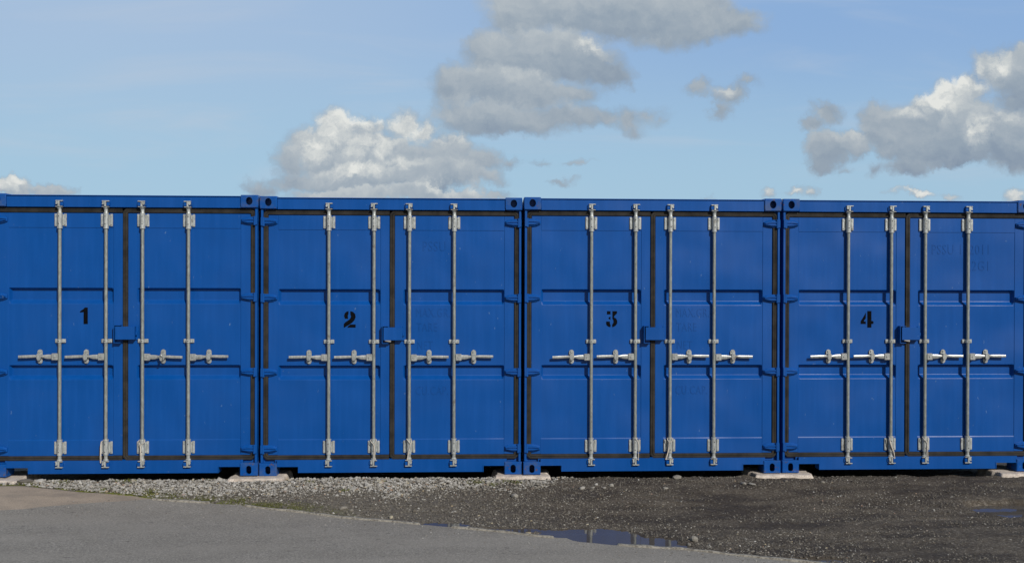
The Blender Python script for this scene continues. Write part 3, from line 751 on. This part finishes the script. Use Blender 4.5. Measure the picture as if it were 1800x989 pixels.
# ------------------------------------------------------------------ concrete pads under the corners
mt, mb, bs = mat('pale_pad_concrete')
f1 = mb.noise(mb.pos, 75, 6, 0.7); f2 = mb.noise(mb.pos, 9, 4, 0.6)
c = mb.mix(mb.remap(f1, 0.3, 0.7), (0.42, 0.355, 0.305), (0.68, 0.61, 0.54)); c = mb.mix(mb.remap(f2, 0.48, 0.7, 0, 0.6), c, (0.30, 0.25, 0.20))
setb(mb, bs, Base_Color=c, Roughness=0.92); bump(mb, bs, f1, 0.005, 0.8); M_PAD = mt
def pad(cx, l, r_, yf, label, seed):
    nx, ny = 70, 44
    X, Y = np.meshgrid(np.linspace(cx-l-.06, cx+r_+.06, nx), np.linspace(yf-.06, .42, ny))
    ex = np.minimum(X-(cx-l), (cx+r_)-X); ey = np.minimum(Y-yf, .38-Y)
    e = np.minimum(ex, ey) + (vnoise(X, Y, 14, seed)-.5)*.05
    k = np.clip((e+.02)/.06, 0, 1); k = k*k*(3-2*k)
    Z = -.22+.216*k + (vnoise(X, Y, 30, seed+1)-.5)*.006*(k > .2)
    Z = np.minimum(Z, -.0045)
    o = grid_mesh('concrete_pad', X-cx, Y, Z+.22, M_PAD); o.location = (cx, 0, -.22)
    tag(o, label, 'pad', 'pale concrete pads under the container corners')
S_ = WID+.015
pad(-.01, .30, .37, -.17, 'pale concrete pad at the far left under the left corner of container 1', 51)
pad(S_-.008, .29, .28, -.13, 'pale concrete pad under the corners where containers 1 and 2 meet', 53)
pad(2*S_-.008, .29, .27, -.10, 'pale concrete pad under the corners where containers 2 and 3 meet', 55)
pad(3*S_-.008, .30, .30, -.12, 'pale concrete pad under the corners where containers 3 and 4 meet', 57)
pad(4*S_-.008, .40, .30, -.13, 'pale concrete pad at the far right under the right corner of container 4', 59)

# ------------------------------------------------------------------ gravel, loose stones, moss
mt, mb, bs = mat('crushed_stone')
at = mb.n('ShaderNodeAttribute', attribute_name='tone').outputs['Fac']
c = mb.ramp(at, [(0.0, (0.072, 0.062, 0.051)), (0.25, (0.21, 0.19, 0.16)), (0.55, (0.40, 0.385, 0.355)), (0.80, (0.55, 0.535, 0.505)), (0.86, (0.40, 0.34, 0.22)), (0.92, (0.33, 0.20, 0.14)), (0.96, (0.50, 0.49, 0.46)), (1.0, (0.62, 0.60, 0.56))])
fn = mb.noise(mb.pos, 160, 4, 0.65)
c = mb.mix(mb.remap(fn, 0.35, 0.65, 0.0, 0.35), c, (0.10, 0.09, 0.075))
setb(mb, bs, Base_Color=c, Roughness=0.88); bump(mb, bs, fn, 0.002, 0.6); M_STONE = mt
phi = (1+5**.5)/2
ICO = np.array([(-1,phi,0),(1,phi,0),(-1,-phi,0),(1,-phi,0),(0,-1,phi),(0,1,phi),(0,-1,-phi),(0,1,-phi),(phi,0,-1),(phi,0,1),(-phi,0,-1),(-phi,0,1)])/math.sqrt(1+phi*phi)
ICF = np.array([(0,11,5),(0,5,1),(0,1,7),(0,7,10),(0,10,11),(1,5,9),(5,11,4),(11,10,2),(10,7,6),(7,1,8),(3,9,4),(3,4,2),(3,2,6),(3,6,8),(3,8,9),(4,9,5),(2,4,11),(6,2,10),(8,6,7),(9,8,1)])
def stones(name, x, y, z, r, tone):
    n = len(x); V = np.repeat(ICO[None], n, 0)*(1+rng.uniform(-.32, .30, (n, 12, 1)))
    sc_ = np.stack([r*rng.uniform(.8, 1.35, n), r*rng.uniform(.7, 1.2, n), r*rng.uniform(.45, .85, n)], 1); V = V*sc_[:, None]
    a = rng.uniform(0, 6.28, n); t1 = rng.uniform(-.5, .5, n)
    ca, sa, ct, st = np.cos(a), np.sin(a), np.cos(t1), np.sin(t1)
    yx = V[..., 1]*ct[:, None]-V[..., 2]*st[:, None]; zx = V[..., 1]*st[:, None]+V[..., 2]*ct[:, None]
    xx = V[..., 0]*ca[:, None]-yx*sa[:, None]; yy = V[..., 0]*sa[:, None]+yx*ca[:, None]
    V = np.stack([xx+x[:, None], yy+y[:, None], zx+(z+sc_[:, 2]*.35)[:, None]], -1).reshape(-1, 3)
    F = (ICF[None]+12*np.arange(n)[:, None, None]).reshape(-1, 3)
    return np_mesh(name, V, F, M_STONE, False, np.repeat(tone, 12))
def free(x, y):
    e = np.where(x < 1.70, interp(SLABT, x)+.01, interp(KERB, x)+.035)
    ok = (y > e)
    for cx in (-.01, S_, 2*S_, 3*S_, 4*S_): ok &= ~((abs(x-cx) < .27) & (y > -.12+(0)) )
    return ok
N = 130000
x = rng.uniform(-.3, 6.3, N); y = rng.uniform(-1.4, .35, N)
lim = interp(GRAVL, x)+(vnoise(x, y, 4, 61)-.5)*.35
dens = np.clip((y-lim)/.34+.45, 0, 1)*np.clip((5.75-x+(vnoise(x, y, 3, 62)-.5)*.9)/.9, 0, 1)
keep = free(x, y) & (rng.random(N) < dens*.34); x, y, dn = x[keep], y[keep], dens[keep]
r_ = .0050+.0105*rng.random(len(x))**2.2*(.55+.45*dn); r_[rng.random(len(x)) < .02] *= 1.7
tn = np.clip(.19+.31*dn+rng.normal(0, .19, len(x)), 0, .84); sel = rng.random(len(x)); tn = np.where(sel > .95, rng.uniform(.84, 1, len(x)), tn)
lift = .012*np.clip(dn, 0, 1)*rng.random(len(x))
gv = stones('gravel', x, y, height(x, y)+lift, r_, tn); tag(gv, 'loose heap of grey crushed stone along the foot of containers 1 and 2', 'gravel', kind='stuff')
N = 130000
x = rng.uniform(1.7, 11.5, N); y = rng.uniform(-3.6, .25, N)
pat = vnoise(x*.7, y*3.0, 1.7, 71)*.6+vnoise(x, y*2, 6, 72)*.4
hh = height(x, y); lv = np.where(x > 8, WATER2, WATER)
near_k = np.clip(1-(y-interp(KERB, x))/.5, 0, 1)*(x > 6.2)
left_k = np.clip((6.6-x)/1.6, 0, 1)
keep = free(x, y) & (rng.random(N) < np.clip((pat-.33)*2.4, .06, 1)+near_k*.6+left_k*.7) & ((hh > lv+.002)); x, y, hh, nk = x[keep], y[keep], hh[keep], near_k[keep]
r_ = .0022+.0065*rng.random(len(x))**3+nk*.003*rng.random(len(x))+np.clip((6.3-x)/1.6, 0, 1)*.0035*rng.random(len(x)); r_[rng.random(len(x)) < .006] *= 2.2
tn = np.clip(rng.normal(.09, .12, len(x))+(rng.random(len(x)) < .08)*.26, 0, .84); sel = rng.random(len(x)); tn = np.where(sel > .985, rng.uniform(.84, 1, len(x)), tn)
nx_ = 700; xe = rng.uniform(1.0, 9.0, nx_); ye = interp(KERB, np.maximum(xe, 1.663))-rng.exponential(.22, nx_)-.03   # strays on the tarmac
x = np.concatenate([x, xe]); y = np.concatenate([y, ye]); hh = np.concatenate([hh, asph_z(xe, ye)])
r_ = np.concatenate([r_, .002+.005*rng.random(nx_)**2]); tn = np.concatenate([tn, rng.uniform(.1, .6, nx_)])
gr = stones('fine_gravel', x, y, hh, r_, tn); tag(gr, 'small brown and grey grit scattered over the dark wet dirt', 'gravel', kind='stuff')

def lone_stone(x, y, r, flat, tone, label, yaw=0):
    bm = bmesh.new(); bmesh.ops.create_icosphere(bm, subdivisions=2, radius=1)
    rr = random.Random(int(x*1000)+7)
    dirs = [Vector((rr.gauss(0, 1), rr.gauss(0, 1), rr.gauss(0, 1))).normalized() for _ in range(9)]
    for v in bm.verts:
        d_ = v.co.normalized(); k = 1.0
        for q_ in dirs:
            s_ = d_.dot(q_)
            if s_ > .55: k = min(k, .72/s_)
        v.co = Vector((d_.x*k*r*1.15, d_.y*k*r*.85, d_.z*k*r*flat))
    me = bpy.data.meshes.new('stone'); bm.to_mesh(me); bm.free(); me.materials.append(M_STONE)
    a = me.attributes.new('tone', 'FLOAT', 'POINT'); a.data.foreach_set('value', [tone]*len(me.vertices))
    o = bpy.data.objects.new('stone', me); col.objects.link(o)
    z = float(height(np.array([x]), np.array([y]))[0]); o.location = (x, y, z+r*flat*.45); o.rotation_euler = (.1, .05, yaw)
    tag(o, label, 'stone', 'larger loose stones lying on the ground')
for a in [(5.403,-.439,.030,.62,.49,'pale angular stone, leftmost of the small row lying below container 3'),
 (5.503,-.424,.022,.60,.38,'small grey stone, second from the left in the small row below container 3'),
 (5.545,-.335,.022,.62,.62,'small whitish stone set farther back in the small row below container 3'),
 (5.605,-.430,.022,.55,.40,'low grey stone, fourth from the left in the small row below container 3'),
 (5.682,-.354,.026,.66,.44,'rounded grey stone, rightmost of the small row below container 3'),
 (6.335,-.070,.048,.50,.30,'brown flat stone at the shadow edge under the middle of container 3'),
 (6.153,-.457,.028,.40,.37,'flat grey stone lying alone on dark dirt below the second bar of container 3'),
 (4.850,-1.660,.034,.55,.87,'yellowish flat stone on the road edging between two puddles'),
 (3.763,-1.200,.026,.60,.85,'small cream stone beside the road edging left of the puddles'),
 (3.346,-.960,.034,.62,.30,'grey stone at the edge of the gravel near the road below container 2'),
 (3.42,-1.00,.022,.60,.27,'tan stone just right of a grey stone near the road below container 2'),
 (4.791,-.688,.040,.60,.37,'large grey brown stone in front of the pad between containers 2 and 3'),
 (.392,-.110,.075,.42,.12,'big dark flat stone at the left beside the far left pad'),
 (.30,-.050,.028,.80,.50,'grey stone resting on the far left pad'),
 (.500,-.060,.046,.60,.68,'light grey stone right of the big dark flat stone'),
 (6.963,-.372,.040,.38,.40,'flat pale grey slab of stone before the pad between containers 3 and 4'),
 (6.895,-.335,.034,.45,.35,'grey stone touching the left of the flat slab before container 3 right corner'),
 (6.059,-1.985,.030,.95,.34,'upright stone standing in mud at the right end of the long puddle')]: lone_stone(*a, yaw=a[0]*3)

mt, mb, bs = mat('moss_green')
n = mb.noise(mb.pos, 60, 4, 0.6)
setb(mb, bs, Base_Color=mb.mix(mb.remap(n, .35, .65), (0.055, 0.062, 0.012), (0.15, 0.16, 0.035)), Roughness=0.9); M_MOSS = mt
def blades(name, x, y, z, h, lean, label, cat):
    n = len(x); a = rng.uniform(0, 6.28, n); wd = h*.22
    bx, by_ = np.cos(a)*wd, np.sin(a)*wd; lx, ly = rng.normal(0, lean, n)*h, rng.normal(0, lean, n)*h
    V = np.stack([np.stack([x-bx, y-by_, z], -1), np.stack([x+bx, y+by_, z], -1), np.stack([x+lx, y+ly, z+h], -1)], 1).reshape(-1, 3)
    o = np_mesh(name, V, np.arange(3*n).reshape(-1, 3), M_MOSS); tag(o, label, cat, kind='stuff')
N = 90000; x = rng.uniform(1.72, 4.0, N); y = rng.uniform(-1.15, -.42, N)
e = interp(KERB, x); d_ = y-e
keep = (d_ > .02) & (rng.random(N) < np.clip(1-d_/.30, 0, 1)*np.clip((3.4-x)/1.0, .03, 1)*np.clip((vnoise(x, y, 7, 81)-.35)*3, 0, 1))
x, y = x[keep], y[keep]
blades('moss', x, y, height(x, y)-.001, rng.uniform(.006, .016, len(x)), .7, 'yellow green moss creeping along the road edging near the gravel', 'moss')
tx, ty, th = [], [], []
for (cx, cy, s_) in ((1.27, -.10, .05), (.72, -.10, .035), (1.62, -.48, .04), (1.98, -.02, .035), (2.30, -.03, .03), (.42, -.17, .03), (4.80, -.22, .045), (4.45, -.25, .05), (4.62, -.33, .03), (2.95, -.20, .02), (3.6, -.18, .02), (1.2, -.42, .02), (3.3, -.5, .02)):
    k = int(1500*s_); tx.append(rng.normal(cx, s_, k)); ty.append(rng.normal(cy, s_*.6, k)); th.append(rng.uniform(.012, .030, k))
tx, ty, th = map(np.concatenate, (tx, ty, th))
blades('grass', tx, ty, height(tx, ty)+.004, th, .8, 'small green weed tufts growing up through the grey gravel', 'weeds')
